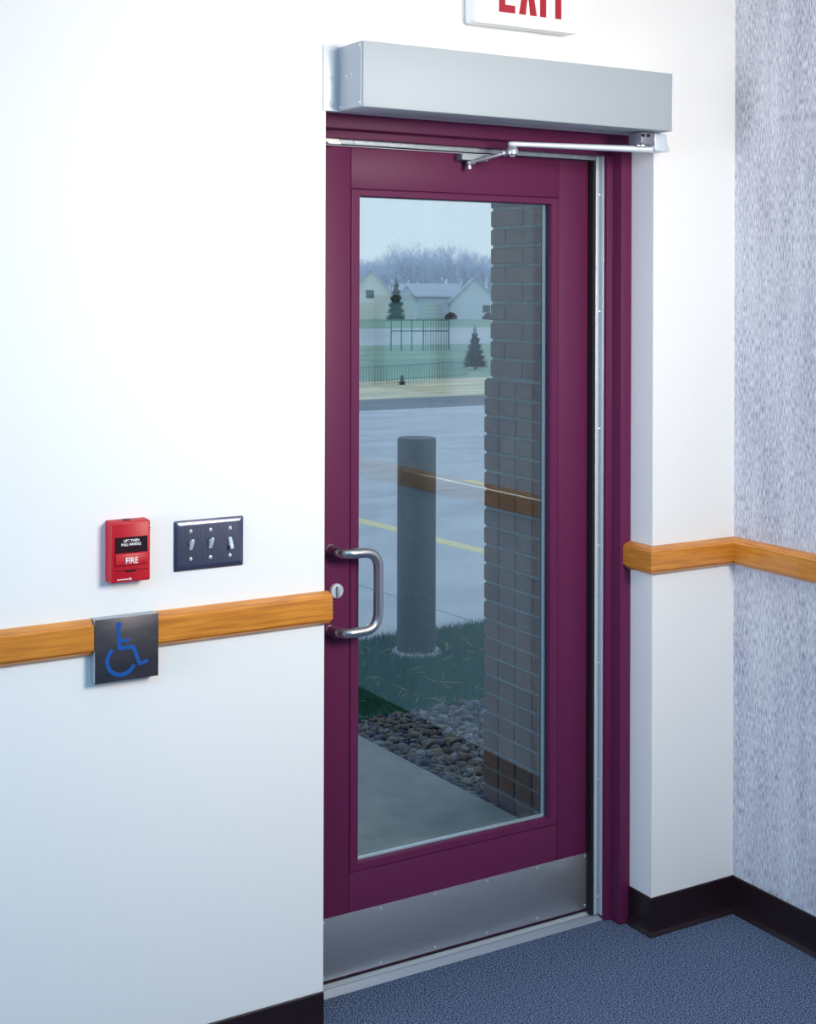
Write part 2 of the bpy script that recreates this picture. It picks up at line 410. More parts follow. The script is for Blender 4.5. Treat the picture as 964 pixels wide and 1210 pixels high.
# section of a jamb: (in from the opening side, depth)
SEC = [(0, YF), (.0350, YF), (.0354, .127), (.0536, .127), (.0540, .172), (.0500, .172), (.0500, .235), (0, .235)]
SECb = [(0, YF), (.0350, YF), (.0354, .127), (.0536, .127), (.0540, .172), (.0500, .172), (.0500, .235), (0, .235)]
MB().prism(SEC, lambda p, t_: (XA0 + p[0], p[1], .001 if t_ == 0 else ZT - .0005)).build('jamb', M['burgundy'], fr, bevel=.0012, seg=2)
MB().prism(SEC, lambda p, t_: (XA1 - p[0], p[1], .001 if t_ == 0 else ZT - .0005)).build('jamb', M['burgundy'], fr, bevel=.0012, seg=2)
MB().prism(SECb, lambda p, t_: (XA0 + .03 if t_ == 0 else XA1 - .03, p[1] - .0002, ZT - .0005 - p[0])).build('frame_head', M['burgundy'], fr, bevel=.0012, seg=2)
# weather seal: aluminium carrier with a black bulb towards the door
xr, xl_, zh = XA1 - .0540, XA0 + .0540, ZT - .0545
ws = MB()
ws.box(xr - .0185, xr - .0085, .150, .1535, .0125, zh + .012).box(xr - .0022, xr, .138, .1535, .0125, zh + .012)
s1 = ws.build('weather_seal', M['silver'], fr, bevel=.0008)
MB().box(xr - .0084, xr - .0023, .1508, .1535, .0125, zh + .012).build('seal_channel', M['seal'], s1)
MB().box(xr - .0275, xr - .0187, .152, .170, .014, zh).build('seal_bulb', M['black'], s1)
ws = MB(); ws.box(xl_, xl_ + .0185, .150, .1535, .014, zh + .012)
s2 = ws.build('weather_seal', M['silver'], fr, bevel=.0008)
MB().box(xl_ + .0187, xl_ + .0225, .152, .170, .014, zh).build('seal_bulb', M['black'], s2)
ws = MB(); ws.box(xl_ + .019, xr - .019, .148, .1525, zh - .0112, zh + .0030)
s3 = ws.build('weather_seal', M['seal'], fr, bevel=.0008)
MB().box(xl_, xr, .152, .170, zh - .0122, zh - .0030).build('seal_bulb', M['black'], s3)
for k in range(7):
    MB().lathe((xr - .0054, .1508, .06 + k * .318), (0, -1, 0), [(.0036, 0), (.0034, .0012), (.0018, .0022)], 10).build('screw', M['screw'], s1, smooth=True)
for k in range(4):
    MB().lathe((xl_ + .10 + k * .225, .148, zh - .005), (0, -1, 0), [(.0034, 0), (.0032, .0010), (.0018, .002)], 10).build('screw', M['screw'], s3, smooth=True)
sb = MB(); sb.box(1.5535, 1.5895, .132, .1475, 2.0575, 2.0630).box(1.5535, 1.5895, .143, .1475, 2.0575, 2.0715)
sb.build('seal_end_bracket', M['white_plastic'], fr, bevel=.0008)

# threshold
th = [(.136, .0006), (.146, .0045), (.158, .0090), (.1650, .0100), (.1660, .0062), (.2000, .0062), (.2010, .0100), (.245, .0100), (.296, .002), (.296, .0006)]
tb = MB().prism(th, lambda p, t_: (XA0 + .036 if t_ == 0 else XA1 - .036, p[0], p[1]))
tb = tb.build('threshold', M['threshold'], fr)
MB().box(XA0 + .037, XA1 - .037, .1664, .1996, .0058, .0068).build('groove_shade', M['black'], tb)  # black strip painting the shade between the ridges
for k in range(3):
    y0 = .1680 + k * .0084
    MB().box(XA0 + .037, XA1 - .037, y0, y0 + .0044, .0060, .0122).build('ridge', M['ridge'], tb)
MB().prism([(.138, .0006), (.150, .0050), (.160, .0095), (.164, .010), (.164, .0006)], lambda p, t_: (XA1 - .0357 if t_ == 0 else XA1 - .0362 + .012, p[0] , p[1])).build('threshold_end', M['threshold'], fr)

# ------------------------------------------------------------------ door leaf
dr = empty('door_1', (1.958, YD + .02, .014), 'burgundy glazed door leaf with stainless kick plate and pull handle', 'door', kind='structure')
DX0, DX1, DZ0, DZ1 = 1.5350, 2.3805, .0205, 2.0590
SX0, SX1 = 1.6400, 2.2745
BZ0, BZ1 = .2725, 1.9555                  # outside of the glazing beads
YB = YD + .045
MB().box(DX0, SX0 - .0005, YD, YB, DZ0, DZ1).build('hinge_stile', M['burgundy'], dr, bevel=.0012)
MB().box(SX1 + .0005, DX1, YD, YB, DZ0, DZ1).build('lock_stile', M['burgundy'], dr, bevel=.0012)
MB().box(SX0 + .0003, SX1 - .0003, YD, YB, BZ1 + .0008, DZ1).build('top_rail', M['burgundy'], dr, bevel=.0012)
MB().box(SX0 + .0003, SX1 - .0003, YD, YB, DZ0, BZ0 - .0008).build('bottom_rail', M['burgundy'], dr, bevel=.0012)
GX0, GX1, GZ0, GZ1 = 1.6660, 2.2480, .2930, 1.9375   # sight size of the glass
YG = .1930                                           # inner face of the inner pane


def ring(x0, x1, z0, z1, y): return [(x0, y, z0), (x1, y, z0), (x1, y, z1), (x0, y, z1)]


def picture(prof, X0, X1, Z0, Z1):
    """mitred frame: prof of (inset, y)"""
    b = MB()
    rings_ = [ring(X0 + i, X1 - i, Z0 + i, Z1 - i, y) for i, y in prof]
    rings_.append(rings_[0])
    return b.loft(rings_, cap=False)


ins = [(0.0006, YD + .002), (0.0006, YD - .0012), (.004, YD - .0025), (.0185, YD - .0015), (.0205, YD + .003), (.0215, YG - .004), (.0205, YG - .001), (.0006, YG - .001)]
bead = MB()
for (ia, ya), (ib, yb) in zip(ins, ins[1:] + ins[:1]):
    def rr(i, y):
        fx = i / .0205
        return ring(SX0 + (GX0 - SX0) * fx, SX1 - (SX1 - GX1) * fx, BZ0 + (GZ0 - BZ0) * fx, BZ1 - (BZ1 - GZ1) * fx, y)
    A, B = rr(ia, ya), rr(ib, yb)
    for k in range(4):
        bead.quad(A[k], A[(k + 1) % 4], B[(k + 1) % 4], B[k])
bd = bead.build('glazing_bead', M['burgundy'], dr)
bmm = bmesh.new(); bmm.from_mesh(bd.data); bmesh.ops.remove_doubles(bmm, verts=bmm.verts, dist=1e-5); bmesh.ops.recalc_face_normals(bmm, faces=bmm.faces); bmm.to_mesh(bd.data); bmm.free()
picture([(.0, YG - .0008), (.0, YG + .0), (.0, YG + .031), (-.022, YG + .031), (-.022, YG - .0008)], GX0 - .004, GX1 + .004, GZ0 - .004, GZ1 + .004).build('glazing_gasket', M['black'], dr)
GI = .0035
MB().box(GX0 - GI, GX1 + GI, YG, YG + .005, GZ0 - GI, GZ1 + GI).build('glass_pane', M['glass'], dr)
MB().box(GX0 - GI, GX1 + GI, YG + .0205, YG + .0255, GZ0 - GI, GZ1 + GI).build('glass_pane', M['glass'], dr)
sp = [(.0, YG + .0054), (.0035, YG + .0062), (.0035, YG + .0193), (.0, YG + .0201)]
picture(sp, GX0 - .0030, GX1 + .0030, GZ0 - .0030, GZ1 + .0030).build('spacer_bar', M['spacer'], dr)

MB().box(DX0 + .002, DX1 - .002, YD + .006, YB - .006, .0128, DZ0 + .002).build('under_door_shade', M['black'], dr)  # black filler added to darken the gap under the door

# kick plate
KX0, KX1, KZ0, KZ1 = 1.5600, 2.3780, .0245, .1755
kp = MB().box(KX0, KX1, YD - .0020, YD - .0002, KZ0, KZ1).build('kick_plate', M['steel'], dr, bevel=.0006)
for zz in (KZ0 + .0085, KZ1 - .0085):
    for k in range(6):
        xx = KX1 - .0085 - k * .1602
        MB().lathe((xx, YD - .0020, zz), (0, -1, 0), [(.0036, 0), (.0033, .0011), (.0016, .0020)], 10).build('screw', M['screw'], kp, smooth=True)

# pull handle: stands off the stile, is cranked towards the glass, 25 mm tube
HX, HZ0, HZ1, HY = 1.5850, .8767, 1.0733, YD
gx, gy = 1.6845, .112


def fillet(pts, rad, n=7):
    pts = [Vector(p) for p in pts]; out = [pts[0]]
    for i in range(1, len(pts) - 1):
        p = pts[i]; a_ = (pts[i - 1] - p); c_ = (pts[i + 1] - p)
        rr_ = min(rad[i - 1], a_.length * .49, c_.length * .49)
        a_.normalize(); c_.normalize()
        s0, s1_ = p + a_ * rr_, p + c_ * rr_
        for k in range(n + 1):
            u = k / n
            out.append(s0 * (1 - u) ** 2 + p * 2 * u * (1 - u) + s1_ * u * u)
    out.append(pts[-1]); return out


pth = fillet([(HX, HY - .001, HZ1), (HX + .008, gy, HZ1 - .002), (gx, gy, HZ1 - .004), (gx, gy, HZ0 + .004), (HX + .008, gy, HZ0 + .002), (HX, HY - .001, HZ0)], [.045, .042, .042, .045], 9)
ph = MB().tube(pth, .0122, 18).build('pull_handle', M['handle'], dr, smooth=True)
for zz in (HZ0, HZ1):
    MB().lathe((HX, HY - .0002, zz), (0, -1, 0), [(.0136, 0), (.0136, .0022), (.0128, .0032)], 20).build('handle_foot', M['block'], ph, smooth=True)
tt = MB().lathe((1.6010, YD - .0002, .9710), (0, -1, 0), [(.0185, 0), (.0185, .0045), (.0165, .0075), (.0135, .0080), (.0135, .0068)], 24).build('thumbturn', M['silver'], dr, smooth=True)
MB().box(1.5990, 1.6030, YD - .0175, YD - .0065, .9580, .9840).build('turn_blade', M['screw'], tt, bevel=.001)

# ------------------------------------------------------------------ door operator above the door
op = empty('door_operator', (1.967, 0, 2.1163), 'long silver box door operator with jointed arm, above the burgundy door', 'door operator')
OX0, OX1, OY, OZ0, OZ1 = 1.5118, 2.4225, -.111, 2.1163, 2.2645
MB().box(OX0 + .003, OX1 - .003, OY, -.001, OZ0, OZ1).build('cover', M['alu'], op, bevel=.0022, seg=3)
ec = MB().box(OX0 - .001, OX0 + .0028, OY + .004, -.001, OZ0 + .001, OZ1 - .001).build('end_cap', M['alu'], op, bevel=.001)
MB().box(OX1 - .0028, OX1 + .0015, OY - .0008, -.001, OZ0, OZ1).build('end_cap', M['silver'], op, bevel=.001)
for yy, zz in ((-.103, OZ1 - .010), (-.103, OZ0 + .010), (-.066, OZ0 + .078), (-.042, OZ0 + .076), (-.012, OZ0 + .009)):
    MB().lathe((OX0 - .001, yy, zz), (-1, 0, 0), [(.0034, 0), (.0032, .0012), (.0015, .002)], 10).build('screw', M['screw'], ec, smooth=True)
mf = MB().box(1.4710, OX0 + .001, -.0040, -.0005, OZ0, OZ1 + .0015).build('mounting_flange', M['silver'], op, bevel=.0008)
for zz in (OZ0 + .014, OZ0 + .074, OZ1 - .014):
    s_ = MB().lathe((1.4905, -.0040, zz), (0, -1, 0), [(.0044, 0), (.0040, .0014), (.0028, .0018), (.0022, .0006)], 12).build('screw', M['screw'], mf, smooth=True)
# drive bracket under the right end
MB().box(2.352, 2.398, -.072, -.020, 2.0835, OZ0 - .0005).build('drive_block', M['block'], op, bevel=.003)
MB().lathe((2.372, -.046, 2.080), (0, 0, 1), [(.017, 0), (.017, .006), (.012, .008), (.012, .036)], 18).build('spindle', M['handle'], op, smooth=True)
for xx in (2.356, 2.374):
    MB().lathe((xx, -.0725, 2.106), (0, -1, 0), [(.0045, 0), (.0045, .004), (.003, .005)], 6).build('bolt', M['black'], op)
ck = MB().prism([(2.405, 2.0695), (2.452, 2.0690), (2.4525, 2.0755), (2.4440, 2.094), (2.4430, OZ0 - .0008), (2.4000, OZ0 - .0008), (2.4015, 2.098)],
                lambda p, t_: (p[0], -.066 if t_ == 0 else -.026, p[1]))
ck.build('arm_hub', M['silver'], op, bevel=.002)
EL = Vector((2.0265, .040, 2.0745))
def arm_ring(c, ax, wd, ht):
    ax = ax.normalized(); sd = ax.cross(Vector((0, 0, 1))).normalized()
    rg = []
    for k in range(16):
        t_ = 2 * math.pi * k / 16
        cx, cz = math.cos(t_), math.sin(t_)
        cx = math.copysign(abs(cx) ** .55, cx); cz = math.copysign(abs(cz) ** .55, cz)
        rg.append(c + sd * wd * cx + Vector((0, 0, ht * cz)))
    return rg
st = Vector((2.435, -.047, 2.0745)); dv = EL - st
MB().loft([arm_ring(st, dv, .014, .0088), arm_ring(st + dv * .25, dv, .013, .0082), arm_ring(st + dv * .9, dv, .0105, .0062), arm_ring(EL - dv.normalized() * .004, dv, .011, .0066), arm_ring(EL + dv.normalized() * .009, dv, .005, .0060)]).build('main_arm', M['silver'], op, smooth=True, angle=50)
el = MB().lathe(EL - Vector((0, 0, .034)), (0, 0, 1), [(.0, 0), (.006, .002), (.0085, .006), (.0150, .009), (.0158, .018), (.0130, .024), (.0095, .0275)], 18).build('elbow_joint', M['screw'], op, smooth=True)
SH = Vector((1.9700, .150, 2.0335))
e0 = EL - Vector((0, 0, .018))
dd = (SH - e0).normalized()
MB().tube([e0 + dd * .012, SH - dd * .004], .0046, 12).build('forearm_rod', M['screw'], op, smooth=True)
for c in (e0 + dd * .020, SH - dd * .012):
    MB().tube([c - dd * .004, c + dd * .004], .0075, 6).build('rod_nut', M['screw'], op)
MB().sphere(SH, .0082).build('ball_joint', M['screw'], op, smooth=True)
MB().lathe(SH - Vector((0, 0, .018)), (0, 0, 1), [(.003, 0), (.0065, .002), (.0065, .008), (.004, .010), (.004, .026)], 14).build('ball_stud', M['screw'], op, smooth=True)
MB().box(1.9430, 2.0230, YD - .034, YD - .0006, 2.0395, 2.0545).build('door_shoe', M['alu'], op, bevel=.0012)

# ------------------------------------------------------------------ exit sign
ex = empty('exit_sign', (2.0065, 0, 2.349), 'white exit sign with red block letters, high on the wall above the door', 'exit sign')
def rrect(x0, x1, z0, z1, r_, n_=5):
    pts_ = []
    for cx_, cz_, a0 in ((x1 - r_, z1 - r_, 0), (x0 + r_, z1 - r_, 90), (x0 + r_, z0 + r_, 180), (x1 - r_, z0 + r_, 270)):
        for k in range(n_ + 1):
            a_ = math.radians(a0 + 90 * k / n_)
            pts_.append((cx_ + r_ * math.cos(a_), cz_ + r_ * math.sin(a_)))
    return pts_
EX0, EX1, EZ0, EZ1 = 1.8540, 2.1610, 2.3490, 2.5530
h_ = MB()
h_.loft([[(x, y, z) for x, z in rrect(EX0 + i, EX1 - i, EZ0 + i, EZ1 - i, .008)] for y, i in ((-.0006, .004), (-.020, .0025), (-.0205, .0005), (-.046, 0), (-.0495, .002), (-.0505, .006))])
h_.build('housing', M['white_plastic'], ex, smooth=True)
fp = MB(); fp.loft([[(x, y, z) for x, z in rrect(EX0 + i, EX1 - i, EZ0 + i, EZ1 - i, .006)] for y, i in ((-.050, .0095), (-.0515, .0095), (-.052, .0105))])
fp.build('face_panel', M['white_plastic'], ex, smooth=True)
LZ0, LH, SW = 2.3812, .1524, .0188
def poly_letter(polys):
    b = MB()
    for pl in polys:
        b.prism(pl, lambda p, t_: (p[0], -.0519 if t_ == 0 else -.0526, LZ0 + p[1]))
    return b.build('letter', M['red_letter'], ex)
def rct(x0, x1, z0, z1): return [(x0, z0), (x1, z0), (x1, z1), (x0, z1)]
x = 1.9220; wE = .0480
poly_letter([[(x, 0), (x + wE, 0), (x + wE, SW), (x + SW, SW), (x + SW, LH / 2 - SW / 2), (x + wE * .9, LH / 2 - SW / 2), (x + wE * .9, LH / 2 + SW / 2), (x + SW, LH / 2 + SW / 2), (x + SW, LH - SW), (x + wE, LH - SW), (x + wE, LH), (x, LH)]])
x = 1.9810; wX = .0540
poly_letter([[(x, 0), (x + .0205, 0), (x + wX / 2, LH * .36), (x + wX - .0205, 0), (x + wX, 0), (x + wX / 2 + .0125, LH / 2), (x + wX, LH), (x + wX - .0205, LH), (x + wX / 2, LH * .64), (x + .0205, LH), (x, LH), (x + wX / 2 - .0125, LH / 2)]])
x = 2.0445; poly_letter([rct(x, x + SW, 0, LH)])
x = 2.0745; wT = .0520
poly_letter([[(x + wT / 2 - SW / 2, 0), (x + wT / 2 + SW / 2, 0), (x + wT / 2 + SW / 2, LH - SW), (x + wT, LH - SW), (x + wT, LH), (x, LH), (x, LH - SW), (x + wT / 2 - SW / 2, LH - SW)]])

# ------------------------------------------------------------------ fire alarm pull station
fa = empty('fire_alarm', (1.0045, 0, 1.0905), 'red fire alarm pull station on the white wall, left of the switch plate', 'fire alarm')
AX0, AX1, AZ0, AZ1, AY = .9605, 1.0480, 1.0910, 1.2195, -.036
body = MB(); body.loft([[(x, y, z) for x, z in rrect(AX0 + i, AX1 - i, AZ0 + i, AZ1 - i, .003 + 0 * i, 3)] for y, i in ((-.0006, 0), (AY + .004, .0008), (AY + .001, .0020), (AY, .0035))])
ab = body.build('housing', M['alarm_red'], fa, smooth=True)
MB().box(.9695, 1.0405, AY - .0007, AY + .0005, 1.1530, 1.1865).build('instruction_window', M['alarm_dark'], fa)
hd = MB().prism([(AY + .001, 1.1545), (AY - .0035, 1.1520), (AY - .0060, 1.1380), (AY - .0060, 1.1295), (AY + .001, 1.1270)], lambda p, t_: (.9705 if t_ == 0 else 1.0395, p[0], p[1]))
hd.build('pull_handle', M['alarm_red'], fa, bevel=.0008)
MB().box(.9690, 1.0410, AY - .0006, AY + .0004, 1.1165, 1.1176).build('seam', M['alarm_dark'], fa)
MB().box(.9930, 1.0140, AY - .0012, AY + .0004, 1.1135, 1.1168).build('finger_slot', M['alarm_dark'], fa)
MB().box(.9935, 1.0085, -.022, -.010, AZ1 - .0002, AZ1 + .0022).build('top_latch', M['alarm_dark'], fa, bevel=.0006)
MB().lathe((AX1 - .0003, -.020, 1.2040), (1, 0, 0), [(.0080, 0), (.0080, .0022), (.0060, .0036)], 16).build('key_lock', M['handle'], fa, smooth=True)
yt = AY - .0007
text_part('lettering', 'LIFT THEN', M['white_ink'], fa, 1.0050, yt, 1.1760, .0055, .0335, 'CENTER', bold=.03)
text_part('lettering', 'PULL HANDLE', M['white_ink'], fa, 1.0045, yt, 1.1680, .0058, .0430, 'CENTER', bold=.03)
text_part('lettering', 'FIRE', M['white_ink'], fa, 1.0045, AY - .0060, 1.1310, .0135, .0265, 'CENTER', bold=.02)
bar = MB()
for k in range(8): bar.box(.9745 + k * .0031, .9770 + k * .0031, AY - .0005, AY + .0003, 1.0975, 1.0996)
bar.box(1.0005, 1.0028, AY - .0005, AY + .0003, 1.0968, 1.1012).box(1.0034, 1.0056, AY - .0005, AY + .0003, 1.0968, 1.0998)
bar.build('maker_mark', M['white_ink'], fa)

# ------------------------------------------------------------------ light switch plate
sw = empty('switch_plate', (1.194, 0, 1.0955), 'dark stainless three toggle switch plate on the white wall, right of the fire alarm', 'light switch')
PX0, PX1, PZ0, PZ1 = 1.1130, 1.2750, 1.0955, 1.2050
pl = MB(); pl.loft([[(x, y, z) for x, z in rrect(PX0 + i, PX1 - i, PZ0 + i, PZ1 - i, .0035, 3)] for y, i in ((-.0006, 0), (-.0022, 0), (-.0050, .0035), (-.0066, .0085), (-.0068, .0110))])
pl.build('plate', M['plate'], sw, smooth=True, angle=25)
for k, xx in enumerate((1.1495, 1.1953, 1.2415)):
    for zz in (1.1208, 1.1808):
        s_ = MB().lathe((xx, -.0066, zz), (0, -1, 0), [(.0044, 0), (.0040, .0014), (.0022, .0022), (.0016, .0014)], 14).build('screw', M['screw'], sw, smooth=True)
    MB().box(xx - .0050, xx + .0050, -.0074, -.0064, 1.1390, 1.1630).build('toggle_slot', M['black'], sw)
    up = k < 2
    z0, z1, ze = (1.1455, 1.1555, 1.1625) if up else (1.1465, 1.1565, 1.1400)
    tg = MB()
    a_ = [(xx - .0044, -.0070, z0 - .006), (xx + .0044, -.0070, z0 - .006), (xx + .0044, -.0070, z1 + .006), (xx - .0044, -.0070, z1 + .006)]
    b_ = [(xx - .0042, -.0105, z0), (xx + .0042, -.0105, z0), (xx + .0042, -.0105, z1), (xx - .0042, -.0105, z1)]
    c_ = [(xx - .0036, -.0200, ze - .0036), (xx + .0036, -.0200, ze - .0036), (xx + .0036, -.0200, ze + .0036), (xx - .0036, -.0200, ze + .0036)]
    tg.loft([a_, b_, c_]).build('toggle', M['toggle'], sw, bevel=.0008)

# ------------------------------------------------------------------ push plate with wheelchair symbol
pp = empty('push_plate', (.9988, 0, .8860), 'square dark metal push plate with a blue wheelchair symbol, between two oak rails', 'push plate')
QX0, QX1, QZ0, QZ1, QY = .9300, 1.0675, .8860, 1.0180, -.0300
MB().box(QX0, QX1, QY + .0022, -.0006, QZ0, QZ1).build('back_box', M['push_side'], pp, bevel=.001)
MB().box(QX0 - .0004, QX1 + .0004, QY, QY + .0021, QZ0 - .0004, QZ1 + .0004).build('face', M['push'], pp, bevel=.0007)
sy = MB(); LIFT = [0]
def ribbon(pts_, wd):
    LIFT[0] += 1; yo = QY - .0006 - LIFT[0] * .00006
    pts_ = [Vector((p[0], p[1])) for p in pts_]; L_, R_ = [], []
    for i, p in enumerate(pts_):
        d = (pts_[min(i + 1, len(pts_) - 1)] - pts_[max(i - 1, 0)]).normalized(); n_ = Vector((-d.y, d.x)) * wd / 2
        L_.append(p + n_); R_.append(p - n_)
    for i in range(len(pts_) - 1):
        sy.prism([L_[i], L_[i + 1], R_[i + 1], R_[i]], lambda p, t_: (p[0], QY + .0003 if t_ == 0 else yo, p[1]))
def disc(c, r_):
    sy.prism([(c[0] + r_ * math.cos(2 * math.pi * k / 20), c[1] + r_ * math.sin(2 * math.pi * k / 20)) for k in range(20)], lambda p, t_: (p[0], QY + .0003 if t_ == 0 else QY - .0007, p[1]))
cc = (.9860, .9290)
disc((.9795, 1.0030), .0065)
ribbon([(.9790, .9975), (.9800, .9870), (.9815, .9560)], .0085)
ribbon([(.9790, .9700), (1.0040, .9690)], .0065)
ribbon([(.9780, .9545), (1.0130, .9540)], .0085)
ribbon([(1.0110, .9575), (1.0265, .9150)], .0080)
ribbon([(1.0235, .9150), (1.0455, .9215)], .0065)
ribbon([(cc[0] + .0305 * math.cos(math.radians(a_)), cc[1] + .0305 * math.sin(math.radians(a_))) for a_ in range(128, 340, 8)], .0085)
sy.build('wheelchair_symbol', M['blue'], pp)

# ------------------------------------------------------------------ stand-ins added on the papered wall for unidentified shapes the glass mirrors
pf = empty('framed_stand_in', (XC, -1.315, 1.33), 'dark framed teal stand-in above the rail, added for its reflection in the door glass', 'picture')
fb = MB()
PY0, PY1, PZa, PZb = -1.585, -1.055, 1.33, 1.69
for y0, y1, z0, z1 in ((PY0, PY0 + .06, PZa, PZb), (PY1 - .06, PY1, PZa, PZb), (PY0 + .06, PY1 - .06, PZa, PZa + .03), (PY0 + .06, PY1 - .06, PZb - .02, PZb)):
    fb.box(XC - .03, XC - .001, y0, y1, z0, z1)
M['dark_frame'] = mat('dark_panel_frame', (.02, .022, .02), .4)
M['teal_panel'] = noise_color(mat('teal_panel', (.2, .5, .5), .6), (.20, .40, .42), (.34, .54, .56), 6)
fb.build('frame', M['dark_frame'], pf)
MB().box(XC - .012, XC - .001, PY0 + .058, PY1 - .058, PZa + .028, PZb - .018).build('print', M['teal_panel'], pf)
lh = empty('slanted_stand_in', (XC, -1.68, 1.45), 'white slanted stand-in on the papered wall, added for its reflection in the door glass', 'leaflet holder')  # added stand-in for an unidentified pale slanted reflection
MB().prism([(XC - .001, 1.45), (XC - .05, 1.45), (XC - .09, 1.66), (XC - .001, 1.66)], lambda p, t_: (p[0], -1.74 if t_ == 0 else -1.625, p[1])).build('pocket', M['white_plastic'], lh)

# ================================================================== outdoors
def to_px(p):
    q = Vector(p) - CAM
    return 482 + F * q.dot(RR) / q.dot(FW), 345.8 - F * q.dot(UU) / q.dot(FW), q.dot(FW)


MB().box(.2, 3.3, .30, 1.75, 2.50, 2.64).thing('ceiling_porch', M['ceiling'], (1.7, .9, 2.5), 'porch roof outside above the door', 'porch roof', kind='structure')
MB().box(-9, 12, .30, .34, RZ, 3.9).thing('wall_parapet', M['mortar'], (0, .3, RZ), 'outer wall above the porch roof', 'wall', kind='structure')

# wing wall of dark brick, each brick a part
WX, WY1, WY2 = 2.6650, 1.1130, 1.0775
ZL = 1.4140                               # height where the lower, thicker part stops
wb = MB(); wb.box(WX + .006, WX + .30, .302, WY1 - .006, -.12, ZL - .004).box(WX + .006, WX + .30, .302, WY2 - .006, ZL - .004, 2.49)
wing = wb.thing('wall_outside', M['mortar'], (WX, .30, -.12), 'dark brick wing wall seen through the right side of the door glass', 'wall', kind='structure')
def brick_mesh(ly, lz):
    b = MB().box(0, .09, 0, ly, 0, lz)
    me = b.mesh('brick', bevel=.003, seg=1); me.materials.append(M['brick']); return me
hz, pz = .0535, .0628
br_head = brick_mesh(.0865, hz); br_str = brick_mesh(.1860, hz); br_half = brick_mesh(.0865, hz)
wl = Vector(wing.location)
def put(me, y, z):
    o = bpy.data.objects.new('brick', me); COL.objects.link(o); o.parent = wing
    o.location = Vector((WX + random.uniform(-.0008, .0008), y, z)) - wl
k = 0; z = ZL - pz
while z > -.09:
    y = WY1 - .0865
    while y > .31:
        put(br_head, y + random.uniform(-.0015, .0015), z); y -= .0965
    z -= pz; k += 1
z = ZL + .006; k = 0
while z < 2.44:
    if k % 2 == 0: y = WY2 - .1860
    else:
        put(br_half, WY2 - .0865, z); y = WY2 - .0865 - .0100 - .1860
    while y > .31:
        put(br_str, y, z); y -= .1960
    z += pz; k += 1

# sidewalk
def edge_x(y): return 2.668 - .0385 * y
sl = MB(); sl.loft([[(-1.5, .301, zz), (edge_x(.301), .301, zz), (edge_x(3.17), 3.17, zz), (-1.5, 3.17, zz)] for zz in (-.10, -.004, 0)])
sl.v[8:12] = [(-1.495, .306, 0), (edge_x(.3) - .004, .306, 0), (edge_x(3.17) - .004, 3.165, 0), (-1.495, 3.165, 0)]
sl.thing('sidewalk', M['slab'], (1, 1.7, 0), 'grey concrete sidewalk slab outside the door', 'sidewalk', kind='structure')

# pebble bed
PBX, PBY0, PBY1 = 4.4, .302, 2.075
bed = MB().loft([[(edge_x(PBY0) + .001, PBY0, zz), (PBX, PBY0, zz), (PBX, PBY1, zz), (edge_x(PBY1) + .001, PBY1, zz)] for zz in (-.12, -.034)])
bed = bed.thing('pebble_bed', M['soil'], (3, 1.5, -.034), 'bed of grey river pebbles between sidewalk and grass', 'pebble bed', kind='structure')
def pebble_mesh(seed):
    rnd = random.Random(seed)
    bm = bmesh.new(); bmesh.ops.create_icosphere(bm, subdivisions=2, radius=1)
    ax = [Vector((rnd.gauss(0, 1), rnd.gauss(0, 1), rnd.gauss(0, 1))).normalized() for _ in range(4)]
    for v in bm.verts:
        n_ = v.co.normalized(); s_ = 1 + sum(.09 * math.sin(2.2 * n_.dot(a_) + i) for i, a_ in enumerate(ax)); v.co = n_ * s_
    for f in bm.faces: f.smooth = True
    me = bpy.data.meshes.new('pebble'); bm.to_mesh(me); bm.free()
    return me
pm = [pebble_mesh(i) for i in range(6)]
for p in pm: p.materials.append(M['pebble'])
spots = []
step = .0215
yy = PBY0 + .02; row = 0
while yy < PBY1 - .005:
    xx = edge_x(yy) + .010 + (row % 2) * step / 2
    while xx < 3.6:
        jx, jy = xx + random.uniform(-.007, .007), yy + random.uniform(-.007, .007)
        if not (jx > WX - .012 and jy < WY1 + .012 and jx < WX + .33) and jx > edge_x(jy) + .007:
            spots.append((jx, jy, random.choice((.009, .010, .011, .013, .015, .018, .021))))
        xx += step
    yy += step * .87; row += 1
vis = []; rest = []
for s_ in spots:
    u, v_, dz_ = to_px((s_[0], s_[1], -.02))
    (vis if 418 < u < 640 and not (s_[0] > WX + .1 and u > 580) else rest).append(s_)
vis.sort(key=lambda s_: (Vector((s_[0], s_[1], 0)) - CAM).length - s_[2] * 14)
rest += vis[300:]; vis = vis[:300]
bl = Vector(bed.location)
def pose(s_):
    r_ = s_[2]
    z_ = -.034 + r_ * .45 + random.uniform(0, .014)
    mt = Matrix.Translation((s_[0], s_[1], z_)) @ Matrix.Rotation(random.uniform(0, 6.28), 4, 'Z') @ Matrix.Rotation(random.uniform(-.35, .35), 4, 'X') @ Matrix.Diagonal((r_ * random.uniform(.85, 1.25), r_ * random.uniform(.75, 1.0), r_ * random.uniform(.5, .75), 1))
    return mt
for s_ in vis:
    o = bpy.data.objects.new('pebble', random.choice(pm)); COL.objects.link(o); o.parent = bed
    o.matrix_local = Matrix.Translation(-bl) @ pose(s_)
sv, sf = [], []
low = bmesh.new(); bmesh.ops.create_icosphere(low, subdivisions=1, radius=1)
lv = [v.co.copy() for v in low.verts]; lf = [[v.index for v in f.verts] for f in low.faces]; low.free()
for s_ in rest:
    mt = Matrix.Translation(-bl) @ pose(s_); n_ = len(sv)
    sv += [tuple(mt @ c) for c in lv]; sf += [tuple(i + n_ for i in f) for f in lf]
me = bpy.data.meshes.new('pebbles'); me.from_pydata(sv, [], sf); me.materials.append(M['pebble_stuff'])
for p in me.polygons: p.use_smooth = True
o = bpy.data.objects.new('pebbles', me); COL.objects.link(o); o.parent = bed; o['kind'] = 'stuff'

